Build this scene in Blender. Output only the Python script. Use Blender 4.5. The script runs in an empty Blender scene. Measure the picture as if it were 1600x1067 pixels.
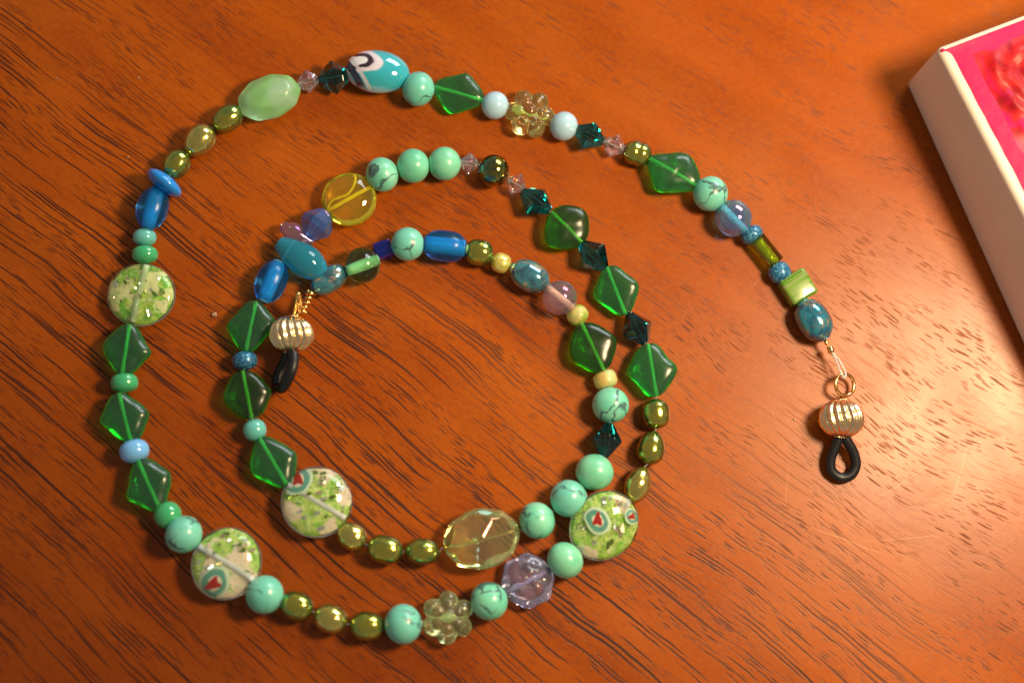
import bpy, bmesh, math, random
from math import sin, cos, pi, radians, sqrt, exp
from mathutils import Vector, Matrix, noise

random.seed(11)
S = bpy.context.scene
COL = S.collection
MM = 0.001

# ------------------------------------------------------------------ camera
FPX = 3000.0                      # focal length in pixels of the 1600 px wide photograph
DIST = 0.300                      # camera to table centre
nz = Vector((200.0, 517.0, 3000.0)).normalized()       # world up seen in camera axes
ax = Vector((1, 0, 0)); ax = (ax - nz * ax.dot(nz)).normalized()
ay = nz.cross(ax)
RC = Matrix((ax, ay, nz))         # camera -> world rotation
CAMPOS = RC @ Vector((0, 0, DIST))
cam = bpy.data.cameras.new('camera')
cam.sensor_width = 22.3
cam.lens = FPX / 1600.0 * 22.3
cam.clip_start = 0.01
cam.clip_end = 50
camo = bpy.data.objects.new('camera', cam)
COL.objects.link(camo)
camo.matrix_world = Matrix.Translation(CAMPOS) @ RC.to_4x4()
S.camera = camo
cam.dof.use_dof = True
cam.dof.focus_distance = 0.2995
cam.dof.aperture_fstop = 4.2


def at(px, py, z=0.0):
    """point of the table (height z in mm) seen at a pixel of the photograph, in metres"""
    d = RC @ Vector(((px - 800.0) / FPX, -(py - 533.5) / FPX, -1.0))
    t = (z * MM - CAMPOS.z) / d.z
    return CAMPOS + d * t


def mmpx(p):
    """millimetres per pixel at a world point"""
    return -(RC.transposed() @ (p - CAMPOS)).z / FPX * 1000.0


# ------------------------------------------------------------------ light
world = bpy.data.worlds.new('World')
S.world = world
world.use_nodes = True
wn = world.node_tree
bg = wn.nodes['Background']
geo = wn.nodes.new('ShaderNodeTexCoord')
sep = wn.nodes.new('ShaderNodeSeparateXYZ')
wn.links.new(geo.outputs['Generated'], sep.inputs[0])
rmp = wn.nodes.new('ShaderNodeValToRGB')
rmp.color_ramp.elements[0].position = 0.0
rmp.color_ramp.elements[0].color = (0.42, 0.345, 0.275, 1)
rmp.color_ramp.elements[1].position = 1.0
rmp.color_ramp.elements[1].color = (0.18, 0.165, 0.15, 1)
e = rmp.color_ramp.elements.new(0.5); e.color = (0.23, 0.205, 0.175, 1)
wn.links.new(sep.outputs['Z'], rmp.inputs[0])
wn.links.new(rmp.outputs[0], bg.inputs['Color'])
bg.inputs['Strength'].default_value = 1.0


def area(name, loc, target, sx, sy, power, col):
    l = bpy.data.lights.new(name, 'AREA')
    l.shape = 'RECTANGLE'
    l.size = sx; l.size_y = sy
    l.energy = power; l.color = col
    o = bpy.data.objects.new(name, l)
    COL.objects.link(o)
    o.location = loc
    d = Vector(target) - Vector(loc)
    o.rotation_euler = d.to_track_quat('-Z', 'Y').to_euler()
    return o


# window: cool daylight, low, beyond the top right of the picture
area('window_light', (0.46, 0.74, 0.44), (0, 0, 0), 0.46, 0.36, 5.8, (0.88, 0.95, 1.0))
# warm lamp to the right of the table
LP = at(2050, 360) + Vector((0, 0, 0.2))
area('warm_lamp', LP, (0.05, 0, 0), 0.05, 0.05, 0.78, (1.0, 0.73, 0.41))

S.view_settings.view_transform = 'Standard'
S.view_settings.look = 'None'
S.view_settings.exposure = 0.0
S.view_settings.gamma = 1.0
S.render.engine = 'CYCLES'
S.cycles.use_denoising = True
S.cycles.max_bounces = 14
S.cycles.transmission_bounces = 12
S.cycles.glossy_bounces = 6
S.cycles.sample_clamp_indirect = 90.0


# ------------------------------------------------------------------ node helpers
class NT:
    def __init__(s, name):
        s.m = bpy.data.materials.new(name)
        s.m.use_nodes = True
        s.t = s.m.node_tree
        s.b = s.t.nodes['Principled BSDF']
        s._tc = None

    def n(s, typ, **kw):
        nd = s.t.nodes.new(typ)
        for k, v in kw.items():
            setattr(nd, k, v)
        return nd

    def L(s, a, b):
        s.t.links.new(a, b)

    def put(s, sock, v):
        if isinstance(v, bpy.types.NodeSocket):
            s.L(v, sock)
        elif isinstance(v, (tuple, list)) and len(v) == 3 and sock.type == 'RGBA':
            sock.default_value = (*v, 1)
        else:
            sock.default_value = v

    def math(s, op, a, b=0.0, c=None, clamp=False):
        nd = s.n('ShaderNodeMath', operation=op)
        nd.use_clamp = clamp
        s.put(nd.inputs[0], a); s.put(nd.inputs[1], b)
        if c is not None: s.put(nd.inputs[2], c)
        return nd.outputs[0]

    def smooth(s, v, a, b, lo=0.0, hi=1.0):
        nd = s.n('ShaderNodeMapRange', interpolation_type='SMOOTHSTEP')
        s.put(nd.inputs['Value'], v)
        for k, q in (('From Min', a), ('From Max', b), ('To Min', lo), ('To Max', hi)):
            s.put(nd.inputs[k], q)
        return nd.outputs[0]

    def mix(s, f, a, b, mode='MIX'):
        nd = s.n('ShaderNodeMix', data_type='RGBA', blend_type=mode)
        s.put(nd.inputs[0], f); s.put(nd.inputs[6], a); s.put(nd.inputs[7], b)
        return nd.outputs[2]

    def co(s, scale=1000.0, rnd=True):
        """object coordinates in millimetres, shifted per object"""
        tc = s.n('ShaderNodeTexCoord')
        v = s.n('ShaderNodeVectorMath', operation='SCALE')
        s.L(tc.outputs['Object'], v.inputs[0]); v.inputs[3].default_value = scale
        if not rnd:
            return v.outputs[0]
        oi = s.n('ShaderNodeObjectInfo')
        r = s.math('MULTIPLY', oi.outputs['Random'], 173.0)
        a = s.n('ShaderNodeVectorMath', operation='ADD')
        s.L(v.outputs[0], a.inputs[0]); s.L(r, a.inputs[1])
        return a.outputs[0]

    def noise(s, vec, scale, detail=2.0, rough=0.5, dist=0.0, out=0):
        nd = s.n('ShaderNodeTexNoise')
        s.L(vec, nd.inputs['Vector'])
        nd.inputs['Scale'].default_value = scale
        nd.inputs['Detail'].default_value = detail
        nd.inputs['Roughness'].default_value = rough
        nd.inputs['Distortion'].default_value = dist
        return nd.outputs[out]

    def voro(s, vec, scale, feature='F1', dims='3D', rnd=1.0):
        nd = s.n('ShaderNodeTexVoronoi', feature=feature, voronoi_dimensions=dims)
        s.L(vec, nd.inputs['Vector'])
        nd.inputs['Scale'].default_value = scale
        nd.inputs['Randomness'].default_value = rnd
        return nd

    def set(s, **kw):
        names = dict(col='Base Color', metal='Metallic', rough='Roughness', ior='IOR', trans='Transmission Weight',
                     coat='Coat Weight', coatr='Coat Roughness', film='Thin Film Thickness', filmior='Thin Film IOR',
                     sss='Subsurface Weight', sssr='Subsurface Radius', ssss='Subsurface Scale', spec='Specular IOR Level',
                     tint='Specular Tint', sheen='Sheen Weight')
        for k, v in kw.items():
            s.put(s.b.inputs[names[k]], v)
        return s

    def bump(s, h, strength, dist=0.0002):
        nd = s.n('ShaderNodeBump')
        nd.inputs['Strength'].default_value = strength
        nd.inputs['Distance'].default_value = dist
        s.put(nd.inputs['Height'], h)
        s.L(nd.outputs[0], s.b.inputs['Normal'])
        return s


M = {}


def glass(name, col, rough=0.04, film=0.0, ior=1.5, trans=1.0, var=0.0):
    t = NT(name)
    c = col
    if var:
        nn = t.noise(t.co(), 0.5, 2)
        c = t.mix(t.smooth(nn, 0.4, 0.62), col, tuple(min(1, q * (1 + var)) for q in col))
    t.set(col=c, rough=rough, trans=trans, ior=ior)
    if film:
        t.set(film=film, filmior=1.9)
    M[name] = t.m
    return t


# green pressed glass
def absorb(t, col, dens):
    va = t.n('ShaderNodeVolumeAbsorption')
    va.inputs['Color'].default_value = (*col, 1); va.inputs['Density'].default_value = dens
    out = [n for n in t.t.nodes if n.type == 'OUTPUT_MATERIAL'][0]
    t.L(va.outputs[0], out.inputs['Volume'])


absorb(glass('green_glass', (0.34, 0.92, 0.55), 0.22, ior=1.45, trans=0.96), (0.0, 0.88, 0.34), 820)
absorb(glass('olive_green_glass', (0.5, 0.92, 0.38), 0.22, ior=1.45, trans=0.985), (0.14, 0.80, 0.02), 850)
glass('teal_crystal', (0.0, 0.20, 0.19), 0.02, ior=1.56, film=0)
glass('dark_teal_crystal', (0.004, 0.11, 0.13), 0.03, ior=1.56)
glass('clear_pink_crystal', (0.97, 0.86, 0.84), 0.02, film=300, ior=1.56, trans=0.96)
glass('pink_glass', (0.90, 0.66, 0.70), 0.03, film=300, trans=0.94)
glass('lilac_glass', (0.62, 0.58, 0.84), 0.08, film=0, trans=0.90)
glass('lilac_ball_glass', (0.92, 0.82, 0.86), 0.04, film=280, trans=0.93)
glass('yellow_glass', (0.96, 0.84, 0.06), 0.03, trans=0.92)
glass('clear_yellow_glass', (0.90, 0.96, 0.44), 0.02, trans=0.95, film=260)
glass('flower_olive_glass', (0.84, 0.80, 0.28), 0.05, trans=0.94)
glass('flower_pale_glass', (0.82, 0.92, 0.50), 0.12, trans=0.92)
glass('aqua_drop_glass', (0.06, 0.68, 1.0), 0.04, trans=0.80)
glass('blue_bicone_glass', (0.05, 0.28, 0.76), 0.04, film=420, trans=0.76)
glass('blue_clear_glass', (0.16, 0.44, 0.84), 0.04, film=420, var=0.5, trans=0.85)
glass('cobalt_glass', (0.02, 0.05, 0.60), 0.06, film=300, trans=0.85)
glass('bottle_green_glass', (0.38, 0.76, 0.34), 0.03)
glass('murano_glass', (0.94, 1.0, 0.86), 0.02, ior=1.40)
glass('lime_tube_glass', (0.62, 0.72, 0.04), 0.04)
glass('nylon_thread', (0.9, 0.86, 0.84), 0.2, trans=0.55)


def solid(name, col, rough=0.3, metal=0.0, coat=0.0, sss=0.0, **kw):
    t = NT(name)
    t.set(col=col, rough=rough, metal=metal, coat=coat)
    if coat: t.set(coatr=0.06)
    if sss:
        t.set(sss=sss, sssr=(0.6, 1.0, 0.8), ssss=0.0012)
    M[name] = t.m
    return t


solid('green_core', (0.46, 0.74, 0.34), 0.35)
solid('mint_core', (0.62, 0.96, 0.82), 0.35)
solid('white_core', (0.72, 0.74, 0.80), 0.3)
solid('pale_core', (0.50, 0.66, 0.38), 0.3)
solid('pink_core', (0.80, 0.52, 0.46), 0.25)
solid('blue_core', (0.45, 0.88, 0.98), 0.4)
solid('yellow_core', (0.96, 0.86, 0.10), 0.2)
solid('green_opaque', (0.05, 0.40, 0.17), 0.12, coat=0.6, sss=0.25)
solid('teal_opaque', (0.13, 0.50, 0.46), 0.12, coat=0.6, sss=0.25)
solid('sky_blue_opaque', (0.18, 0.48, 0.88), 0.12, coat=0.5, sss=0.3)
solid('pale_blue_opaque', (0.42, 0.66, 0.82), 0.18, coat=0.5, sss=0.3)
solid('bright_blue_opaque', (0.01, 0.26, 0.80), 0.2, coat=0.5, sss=0.15)
solid('flake_silver', (0.92, 0.90, 0.84), 0.22, metal=0.85)
solid('flake_pink', (0.98, 0.72, 0.58), 0.25, metal=0.7)
solid('flake_gold', (0.95, 0.88, 0.35), 0.25, metal=0.75)
solid('flake_olive', (0.20, 0.34, 0.06), 0.2, metal=0.5)
solid('rubber', (0.006, 0.0065, 0.010), 0.42)
solid('murrine_white', (0.82, 0.95, 0.80), 0.12, coat=0.8)
solid('murrine_teal', (0.16, 0.46, 0.40), 0.12, coat=0.8)
solid('murrine_red', (0.55, 0.02, 0.008), 0.12, coat=0.8)
solid('murrine_pale', (0.95, 0.86, 0.74), 0.12, coat=0.8)
solid('gold', (0.95, 0.62, 0.22), 0.16, metal=1.0)
solid('rose_gold', (0.96, 0.72, 0.42), 0.26, metal=1.0)

# frosted blue glass with turquoise heart
t = NT('frosted_blue_glass')
t.set(col=(0.02, 0.30, 0.86), rough=0.24, trans=0.90, ior=1.35)
M['frosted_blue_glass'] = t.m

# mint green milky opal
t = NT('mint_opal')
nn = t.noise(t.co(), 0.22, 1)
t.set(col=t.mix(t.smooth(nn, 0.35, 0.65), (0.36, 0.78, 0.30), (0.55, 0.85, 0.60)), rough=0.28, trans=0.55, ior=1.45,
      sss=0.5, ssss=0.002, sssr=(0.7, 1.0, 0.7), coat=0.15)
M['mint_opal'] = t.m

# frosted yellow green seed
for nm, c1, c2 in (('frosted_lime', (0.42, 0.62, 0.10), (0.80, 0.72, 0.28)), ('frosted_straw', (0.72, 0.80, 0.34), (0.85, 0.62, 0.20))):
    t = NT(nm)
    nn = t.noise(t.co(), 0.5, 1)
    t.set(col=t.mix(t.smooth(nn, 0.4, 0.6), c1, c2), rough=0.35, trans=0.35, sss=0.5, ssss=0.001)
    M[nm] = t.m

# turquoise howlite with dark veins
t = NT('turquoise_stone')
c = t.co()
w = t.n('ShaderNodeVectorMath', operation='ADD')
nv = t.noise(c, 0.35, 3, out=1)
sc = t.n('ShaderNodeVectorMath', operation='SCALE'); t.L(nv, sc.inputs[0]); sc.inputs[3].default_value = 3.2
t.L(c, w.inputs[0]); t.L(sc.outputs[0], w.inputs[1])
ed = t.voro(w.outputs[0], 0.17, 'DISTANCE_TO_EDGE')
wid = t.smooth(t.noise(c, 0.45, 2), 0.40, 0.68, 0.006, 0.055)
vein = t.smooth(t.math('DIVIDE', ed.outputs['Distance'], wid), 0.4, 1.3, 1.0, 0.0)
vm = t.smooth(t.noise(c, 0.22, 1), 0.32, 0.46)
vein = t.math('MULTIPLY', vein, vm)
base = t.mix(t.smooth(t.noise(c, 0.3, 3), 0.3, 0.7), (0.14, 0.58, 0.40), (0.26, 0.70, 0.49))
oi = t.n('ShaderNodeObjectInfo')
base = t.mix(t.math('MULTIPLY', t.smooth(oi.outputs['Random'], 0.1, 0.9), 0.65), base, (0.15, 0.56, 0.50))
base = t.mix(t.smooth(t.noise(c, 1.6, 4, 0.7), 0.58, 0.85, 0, 0.35), base, (0.42, 0.50, 0.30))
base = t.mix(t.math('MULTIPLY', vein, 0.85), base, (0.045, 0.075, 0.09))
t.set(col=base, rough=0.30, coat=0.22, coatr=0.16, sss=0.12, ssss=0.0008)
t.bump(t.math('ADD', t.math('MULTIPLY', vein, -1), t.math('MULTIPLY', t.noise(c, 1.5, 3), 0.5)), 0.3, 0.0001)
M['turquoise_stone'] = t.m
# plainer, greener one
t = NT('turquoise_plain')
c = t.co()
base = t.mix(t.smooth(t.noise(c, 0.3, 3), 0.3, 0.7), (0.14, 0.56, 0.36), (0.24, 0.68, 0.45))
base = t.mix(t.smooth(t.noise(c, 0.8, 5, 0.7, 1.5), 0.60, 0.80, 0, 0.3), base, (0.12, 0.22, 0.18))
t.set(col=base, rough=0.32, coat=0.2, coatr=0.18, sss=0.12, ssss=0.0008)
M['turquoise_plain'] = t.m

# green-gold dyed pearls
for nm, ca, cb, cc in (('green_pearl', (0.48, 0.44, 0.05), (0.17, 0.32, 0.07), (0.03, 0.17, 0.08)),
                       ('gold_pearl', (0.66, 0.55, 0.12), (0.42, 0.46, 0.12), (0.16, 0.26, 0.11))):
    t = NT(nm)
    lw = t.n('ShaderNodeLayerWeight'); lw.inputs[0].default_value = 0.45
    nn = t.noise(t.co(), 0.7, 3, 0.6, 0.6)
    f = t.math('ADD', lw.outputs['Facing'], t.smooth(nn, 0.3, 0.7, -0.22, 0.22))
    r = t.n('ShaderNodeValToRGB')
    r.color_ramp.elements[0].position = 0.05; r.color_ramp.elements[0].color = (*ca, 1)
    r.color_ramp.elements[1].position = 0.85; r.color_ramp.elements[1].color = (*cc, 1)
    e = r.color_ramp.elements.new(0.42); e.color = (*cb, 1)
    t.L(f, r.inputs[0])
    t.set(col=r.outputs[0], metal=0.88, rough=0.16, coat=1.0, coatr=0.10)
    t.bump(nn, 0.35, 0.0003)
    M[nm] = t.m

# iridescent dark metal ball
t = NT('iridescent_metal')
nn = t.noise(t.co(), 0.35, 2, 0.5, 1.0)
r = t.n('ShaderNodeValToRGB')
r.color_ramp.elements[0].position = 0.38; r.color_ramp.elements[0].color = (0.50, 0.36, 0.05, 1)
r.color_ramp.elements[1].position = 0.66; r.color_ramp.elements[1].color = (0.08, 0.20, 0.24, 1)
e = r.color_ramp.elements.new(0.52); e.color = (0.20, 0.24, 0.08, 1)
t.L(nn, r.inputs[0])
t.set(col=r.outputs[0], metal=1.0, rough=0.10)
M['iridescent_metal'] = t.m

# lustred blue grey barrels
for nm, ca, cb, cc in (('blue_lustre', (0.05, 0.15, 0.22), (0.08, 0.36, 0.46), (0.55, 0.40, 0.26)),
                       ('teal_lustre', (0.02, 0.12, 0.26), (0.04, 0.34, 0.48), (0.38, 0.36, 0.22))):
    t = NT(nm)
    c = t.co()
    b1 = t.mix(t.smooth(t.noise(c, 0.35, 2, 0.6, 0.8), 0.35, 0.6), ca, cb)
    b2 = t.mix(t.smooth(t.noise(c, 0.5, 4, 0.7, 0.5), 0.52, 0.68), b1, cc)
    t.set(col=b2, metal=0.55, rough=0.14, coat=1.0, coatr=0.04)
    M[nm] = t.m

# glitter blue seed beads
t = NT('glitter_blue')
c = t.co()
vv = t.voro(c, 5.5)
hs = t.n('ShaderNodeSeparateColor'); t.L(vv.outputs['Color'], hs.inputs[0])
t.set(col=t.mix(t.smooth(hs.outputs[0], 0.55, 0.95), (0.006, 0.10, 0.25), (0.12, 0.42, 0.60)), rough=0.38, coat=0.4,
      metal=t.smooth(hs.outputs[1], 0.6, 0.7, 0.0, 0.6))
t.bump(hs.outputs[2], 0.6, 0.00012)
M['glitter_blue'] = t.m

t = NT('yellow_lustre')
c = t.co()
vv = t.noise(c, 2.2, 3, 0.7)
t.set(col=t.mix(t.smooth(vv, 0.4, 0.65), (0.62, 0.55, 0.03), (0.80, 0.74, 0.30)), rough=0.16, metal=0.35, coat=1.0, film=0)
t.bump(vv, 0.4, 0.0002)
M['yellow_lustre'] = t.m

# green striped tile bead
t = NT('striped_green')
c = t.co(rnd=False)
mp = t.n('ShaderNodeMapping'); t.L(c, mp.inputs[0]); mp.inputs['Scale'].default_value = (2.6, 0.06, 0.6)
nn = t.noise(mp.outputs[0], 1.0, 3, 0.6)
r = t.n('ShaderNodeValToRGB')
r.color_ramp.elements[0].position = 0.34; r.color_ramp.elements[0].color = (0.04, 0.17, 0.02, 1)
r.color_ramp.elements[1].position = 0.62; r.color_ramp.elements[1].color = (0.24, 0.30, 0.13, 1)
e = r.color_ramp.elements.new(0.48); e.color = (0.15, 0.30, 0.015, 1)
t.L(nn, r.inputs[0])
t.set(col=r.outputs[0], rough=0.22, coat=0.5, sss=0.15, ssss=0.001)
M['striped_green'] = t.m

# foil inside the lampwork coins
for nm, ca, cb, cc, sca in (('foil_pink', (0.32, 0.74, 0.07), (0.78, 0.93, 0.28), (1.0, 0.82, 0.70), 0.36),
                            ('foil_green', (0.22, 0.72, 0.06), (0.74, 0.95, 0.18), (0.97, 0.98, 0.52), 0.55)):
    t = NT(nm)
    c = t.co()
    n1 = t.noise(c, 0.5, 4, 0.65, 1.2)
    dv = t.n('ShaderNodeVectorMath', operation='MULTIPLY_ADD')
    t.L(t.noise(c, 0.55, 3, 0.6, out=1), dv.inputs[0]); dv.inputs[1].default_value = (1.5, 1.5, 1.5); t.L(c, dv.inputs[2])
    cv = t.voro(dv.outputs[0], sca)
    hs = t.n('ShaderNodeSeparateColor'); t.L(cv.outputs['Color'], hs.inputs[0])
    b1 = t.mix(t.smooth(n1, 0.38, 0.62), ca, cb)
    b1 = t.mix(t.smooth(t.noise(c, 1.3, 4, 0.7, 1.5), 0.45, 0.62, 0, 0.6), b1, tuple(q * 0.5 for q in ca))
    patch = t.smooth(t.math('ADD', hs.outputs[0], t.math('MULTIPLY', n1, 0.35)), 0.80, 0.88)
    b2 = t.mix(patch, b1, cc)
    crack = t.smooth(t.noise(c, 1.1, 5, 0.75, 2.5), 0.57, 0.64)
    b2 = t.mix(t.smooth(t.noise(c, 0.9, 3, 0.6, 2.0, ), 0.55, 0.66, 0, 0.8), b2, (0.95, 1.0, 0.72))
    b3 = t.mix(t.math('MULTIPLY', crack, 0.55), b2, (0.07, 0.09, 0.03))
    t.set(col=b3, metal=0.0, rough=0.25)
    t.bump(t.noise(c, 1.4, 4, 0.7, 1.0), 0.5, 0.0005)
    M[nm] = t.m

# aqua lampwork oval with loops
t = NT('aqua_lampwork')
c = t.co(rnd=False)
off = t.n('ShaderNodeVectorMath', operation='SUBTRACT'); t.L(c, off.inputs[0]); off.inputs[1].default_value = (-3.1, 1.5, 0)
nv = t.noise(c, 0.35, 1, out=1)
sc = t.n('ShaderNodeVectorMath', operation='MULTIPLY_ADD'); t.L(nv, sc.inputs[0]); sc.inputs[1].default_value = (1.2, 1.2, 0); t.L(off.outputs[0], sc.inputs[2])
mp = t.n('ShaderNodeVectorMath', operation='MULTIPLY'); t.L(sc.outputs[0], mp.inputs[0]); mp.inputs[1].default_value = (0.42, 0.95, 0.0)
ln = t.n('ShaderNodeVectorMath', operation='LENGTH'); t.L(mp.outputs[0], ln.inputs[0])
r = t.n('ShaderNodeValToRGB'); cr = r.color_ramp
cr.elements[0].position = 0.0; cr.elements[0].color = (0.75, 0.78, 0.84, 1)
cr.elements[1].position = 1.0; cr.elements[1].color = (0.03, 0.40, 0.52, 1)
for p, q in ((0.30, (0.75, 0.78, 0.84)), (0.36, (0.03, 0.015, 0.03)), (0.50, (0.04, 0.02, 0.04)), (0.57, (0.66, 0.62, 0.74)),
             (0.74, (0.68, 0.68, 0.78)), (0.82, (0.05, 0.42, 0.52))):
    e = cr.elements.new(p); e.color = (*q, 1)
sep2 = t.n('ShaderNodeSeparateXYZ'); t.L(c, sep2.inputs[0])
t.L(t.math('MULTIPLY', ln.outputs['Value'], 0.40), r.inputs[0])
# dark streak at the lower end
dk = t.math('ADD', t.math('MULTIPLY', sep2.outputs[0], 1.0), t.math('MULTIPLY', sep2.outputs[1], 0.75))
dk = t.math('ABSOLUTE', t.math('ADD', dk, 4.4))
colr = t.mix(t.smooth(dk, 0.45, 0.75, 1.0, 0.0), r.outputs[0], (0.01, 0.012, 0.05))
colr = t.mix(t.smooth(t.math('ABSOLUTE', t.math('SUBTRACT', dk, 1.1)), 0.2, 0.45, 0.8, 0.0), colr, (0.62, 0.60, 0.68))
colr = t.mix(t.smooth(sep2.outputs[1], -3.4, -2.6, 0.65, 0.0), colr, (0.45, 0.70, 0.85))
t.set(col=colr, rough=0.10, coat=1.0, coatr=0.02, sss=0.15, ssss=0.001)
M['aqua_lampwork'] = t.m

# speckled white crumb
solid('crumb', (0.42, 0.28, 0.17), 0.6)


# ------------------------------------------------------------------ mesh helpers
def new_mesh(name, verts, faces, mats, smooth=True, fm=None):
    me = bpy.data.meshes.new(name)
    me.from_pydata([(v[0] * MM, v[1] * MM, v[2] * MM) for v in verts], [], faces)
    for m in mats:
        me.materials.append(M[m] if isinstance(m, str) else m)
    for i, p in enumerate(me.polygons):
        p.use_smooth = smooth
        if fm: p.material_index = fm[i]
    me.update()
    return me


def link(name, me, parent=None, mat=None, label=None):
    o = bpy.data.objects.new(name, me)
    COL.objects.link(o)
    if parent: o.parent = parent
    if mat is not None: o.matrix_local = mat
    if label: o['label'] = label
    return o


def lathe(profile, seg=32, mod=None):
    """profile: list of (x, r) along the string axis; closed with poles; mod(angle, x) scales r"""
    vs, fs = [], []
    for x, r in profile:
        for k in range(seg):
            a = 2 * pi * k / seg
            rr = r * (mod(a, x) if mod else 1)
            vs.append((x, rr * cos(a), rr * sin(a)))
    n = len(profile)
    for i in range(n - 1):
        for k in range(seg):
            a, b = i * seg + k, i * seg + (k + 1) % seg
            fs.append((a, b, b + seg, a + seg))
    fs.append(tuple(range(seg))[::-1])
    fs.append(tuple((n - 1) * seg + k for k in range(seg)))
    return vs, fs


def barrel(L, W, p=2.0, q=2.0, hole=0.10, n=20, skew=0.0):
    pr = []
    for i in range(n + 1):
        a = -pi / 2 + pi * i / n
        t = sin(a)
        r = (max(0, 1 - abs(t) ** p)) ** (1.0 / q)
        r *= 1 + skew * t
        pr.append((t * L / 2, max(r * W / 2, hole * W / 2)))
    # dip into the thread hole at each end
    e0, e1 = pr[0], pr[-1]
    return [(e0[0] + 0.25, e0[1] * 0.55)] + pr + [(e1[0] - 0.25, e1[1] * 0.55)]


def ico(sub):
    bm = bmesh.new()
    bmesh.ops.create_icosphere(bm, subdivisions=sub, radius=1.0)
    vs = [v.co.copy() for v in bm.verts]
    fs = [tuple(v.index for v in f.verts) for f in bm.faces]
    bm.free()
    return vs, fs


ICO4 = ico(5)
ICO3 = ico(4)


def poly_bead(planes, k, res=ICO4, jit=0.0, seed=0):
    """rounded polyhedron: planes = [(normal, distance)], symmetric about the centre"""
    vs = []
    for d in res[0]:
        s = 0.0
        for nrm, dist in planes:
            q = nrm.dot(d) / dist
            if q > 0: s += q ** k
        r = s ** (-1.0 / k)
        if jit: r *= 1 + jit * noise.noise(d * 1.3 + Vector((seed, 0, 0)))
        vs.append(d * r)
    return vs, res[1]


def sphere_union(sph, k=18):
    vs = []
    for d in ICO4[0]:
        s = 0.0
        for c, r in sph:
            b = d.dot(c)
            disc = b * b - c.dot(c) + r * r
            if disc > 0:
                t = b + sqrt(disc)
                if t > 0: s += t ** k
        vs.append(d * (s ** (1.0 / k)))
    return vs, ICO4[1]


def tube(points, rad, seg=8, closed=False, radii=None):
    """tube through points in mm"""
    P = [Vector(p) for p in points]
    n = len(P)
    vs, fs = [], []
    prev = None
    for i, p in enumerate(P):
        if closed:
            tg = (P[(i + 1) % n] - P[(i - 1) % n]).normalized()
        else:
            tg = (P[min(i + 1, n - 1)] - P[max(i - 1, 0)]).normalized()
        if prev is None:
            ref = Vector((0, 0, 1)) if abs(tg.z) < 0.9 else Vector((1, 0, 0))
            u = tg.cross(ref).normalized()
        else:
            u = (prev - tg * prev.dot(tg)).normalized()
        prev = u
        w = tg.cross(u)
        r = radii[i] if radii else rad
        for k in range(seg):
            a = 2 * pi * k / seg
            vs.append(p + u * (r * cos(a)) + w * (r * sin(a)))
    m = n if closed else n - 1
    for i in range(m):
        for k in range(seg):
            a, b = i * seg + k, i * seg + (k + 1) % seg
            c, d = ((i + 1) % n) * seg + (k + 1) % seg, ((i + 1) % n) * seg + k
            fs.append((a, b, c, d))
    if not closed:
        fs.append(tuple(range(seg))[::-1])
        fs.append(tuple((n - 1) * seg + k for k in range(seg)))
    return vs, fs


def catmull(pts, n=8, closed=False):
    P = [Vector(p) for p in pts]
    out = []
    N = len(P)
    rng = range(N if closed else N - 1)
    for i in rng:
        if closed:
            a, b, c, d = P[i - 1], P[i], P[(i + 1) % N], P[(i + 2) % N]
        else:
            a, b, c, d = P[max(i - 1, 0)], P[i], P[i + 1], P[min(i + 2, N - 1)]
        for k in range(n):
            t = k / n
            out.append(0.5 * ((2 * b) + (c - a) * t + (2 * a - 5 * b + 4 * c - d) * t * t + (3 * b - a - 3 * c + d) * t ** 3))
    if not closed: out.append(P[-1])
    return out


# ------------------------------------------------------------------ the table
tb = NT('table_wood')
c = tb.co(rnd=False)
TH = radians(36)
sx = tb.n('ShaderNodeSeparateXYZ'); tb.L(c, sx.inputs[0])
X, Y = sx.outputs[0], sx.outputs[1]
U = tb.math('SUBTRACT', tb.math('MULTIPLY', X, cos(TH)), tb.math('MULTIPLY', Y, sin(TH)))
V = tb.math('ADD', tb.math('MULTIPLY', X, sin(TH)), tb.math('MULTIPLY', Y, cos(TH)))
V2 = tb.math('ADD', V, tb.math('MULTIPLY', tb.math('MULTIPLY', U, V), -0.0019))
wob = tb.noise(c, 0.022, 2, 0.5)
V3 = tb.math('ADD', V2, tb.math('MULTIPLY', tb.math('SUBTRACT', wob, 0.5), 7.0))
wob2 = tb.noise(c, 0.16, 2, 0.5)
V3 = tb.math('ADD', V3, tb.math('MULTIPLY', tb.math('SUBTRACT', wob2, 0.5), 0.6))


def grain_vec(lu, lv, z=0.0):
    cb = tb.n('ShaderNodeCombineXYZ')
    tb.L(tb.math('MULTIPLY', U, 1.0 / lu), cb.inputs[0])
    tb.L(tb.math('MULTIPLY', V3, 1.0 / lv), cb.inputs[1])
    cb.inputs[2].default_value = z
    return cb.outputs[0]


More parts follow.
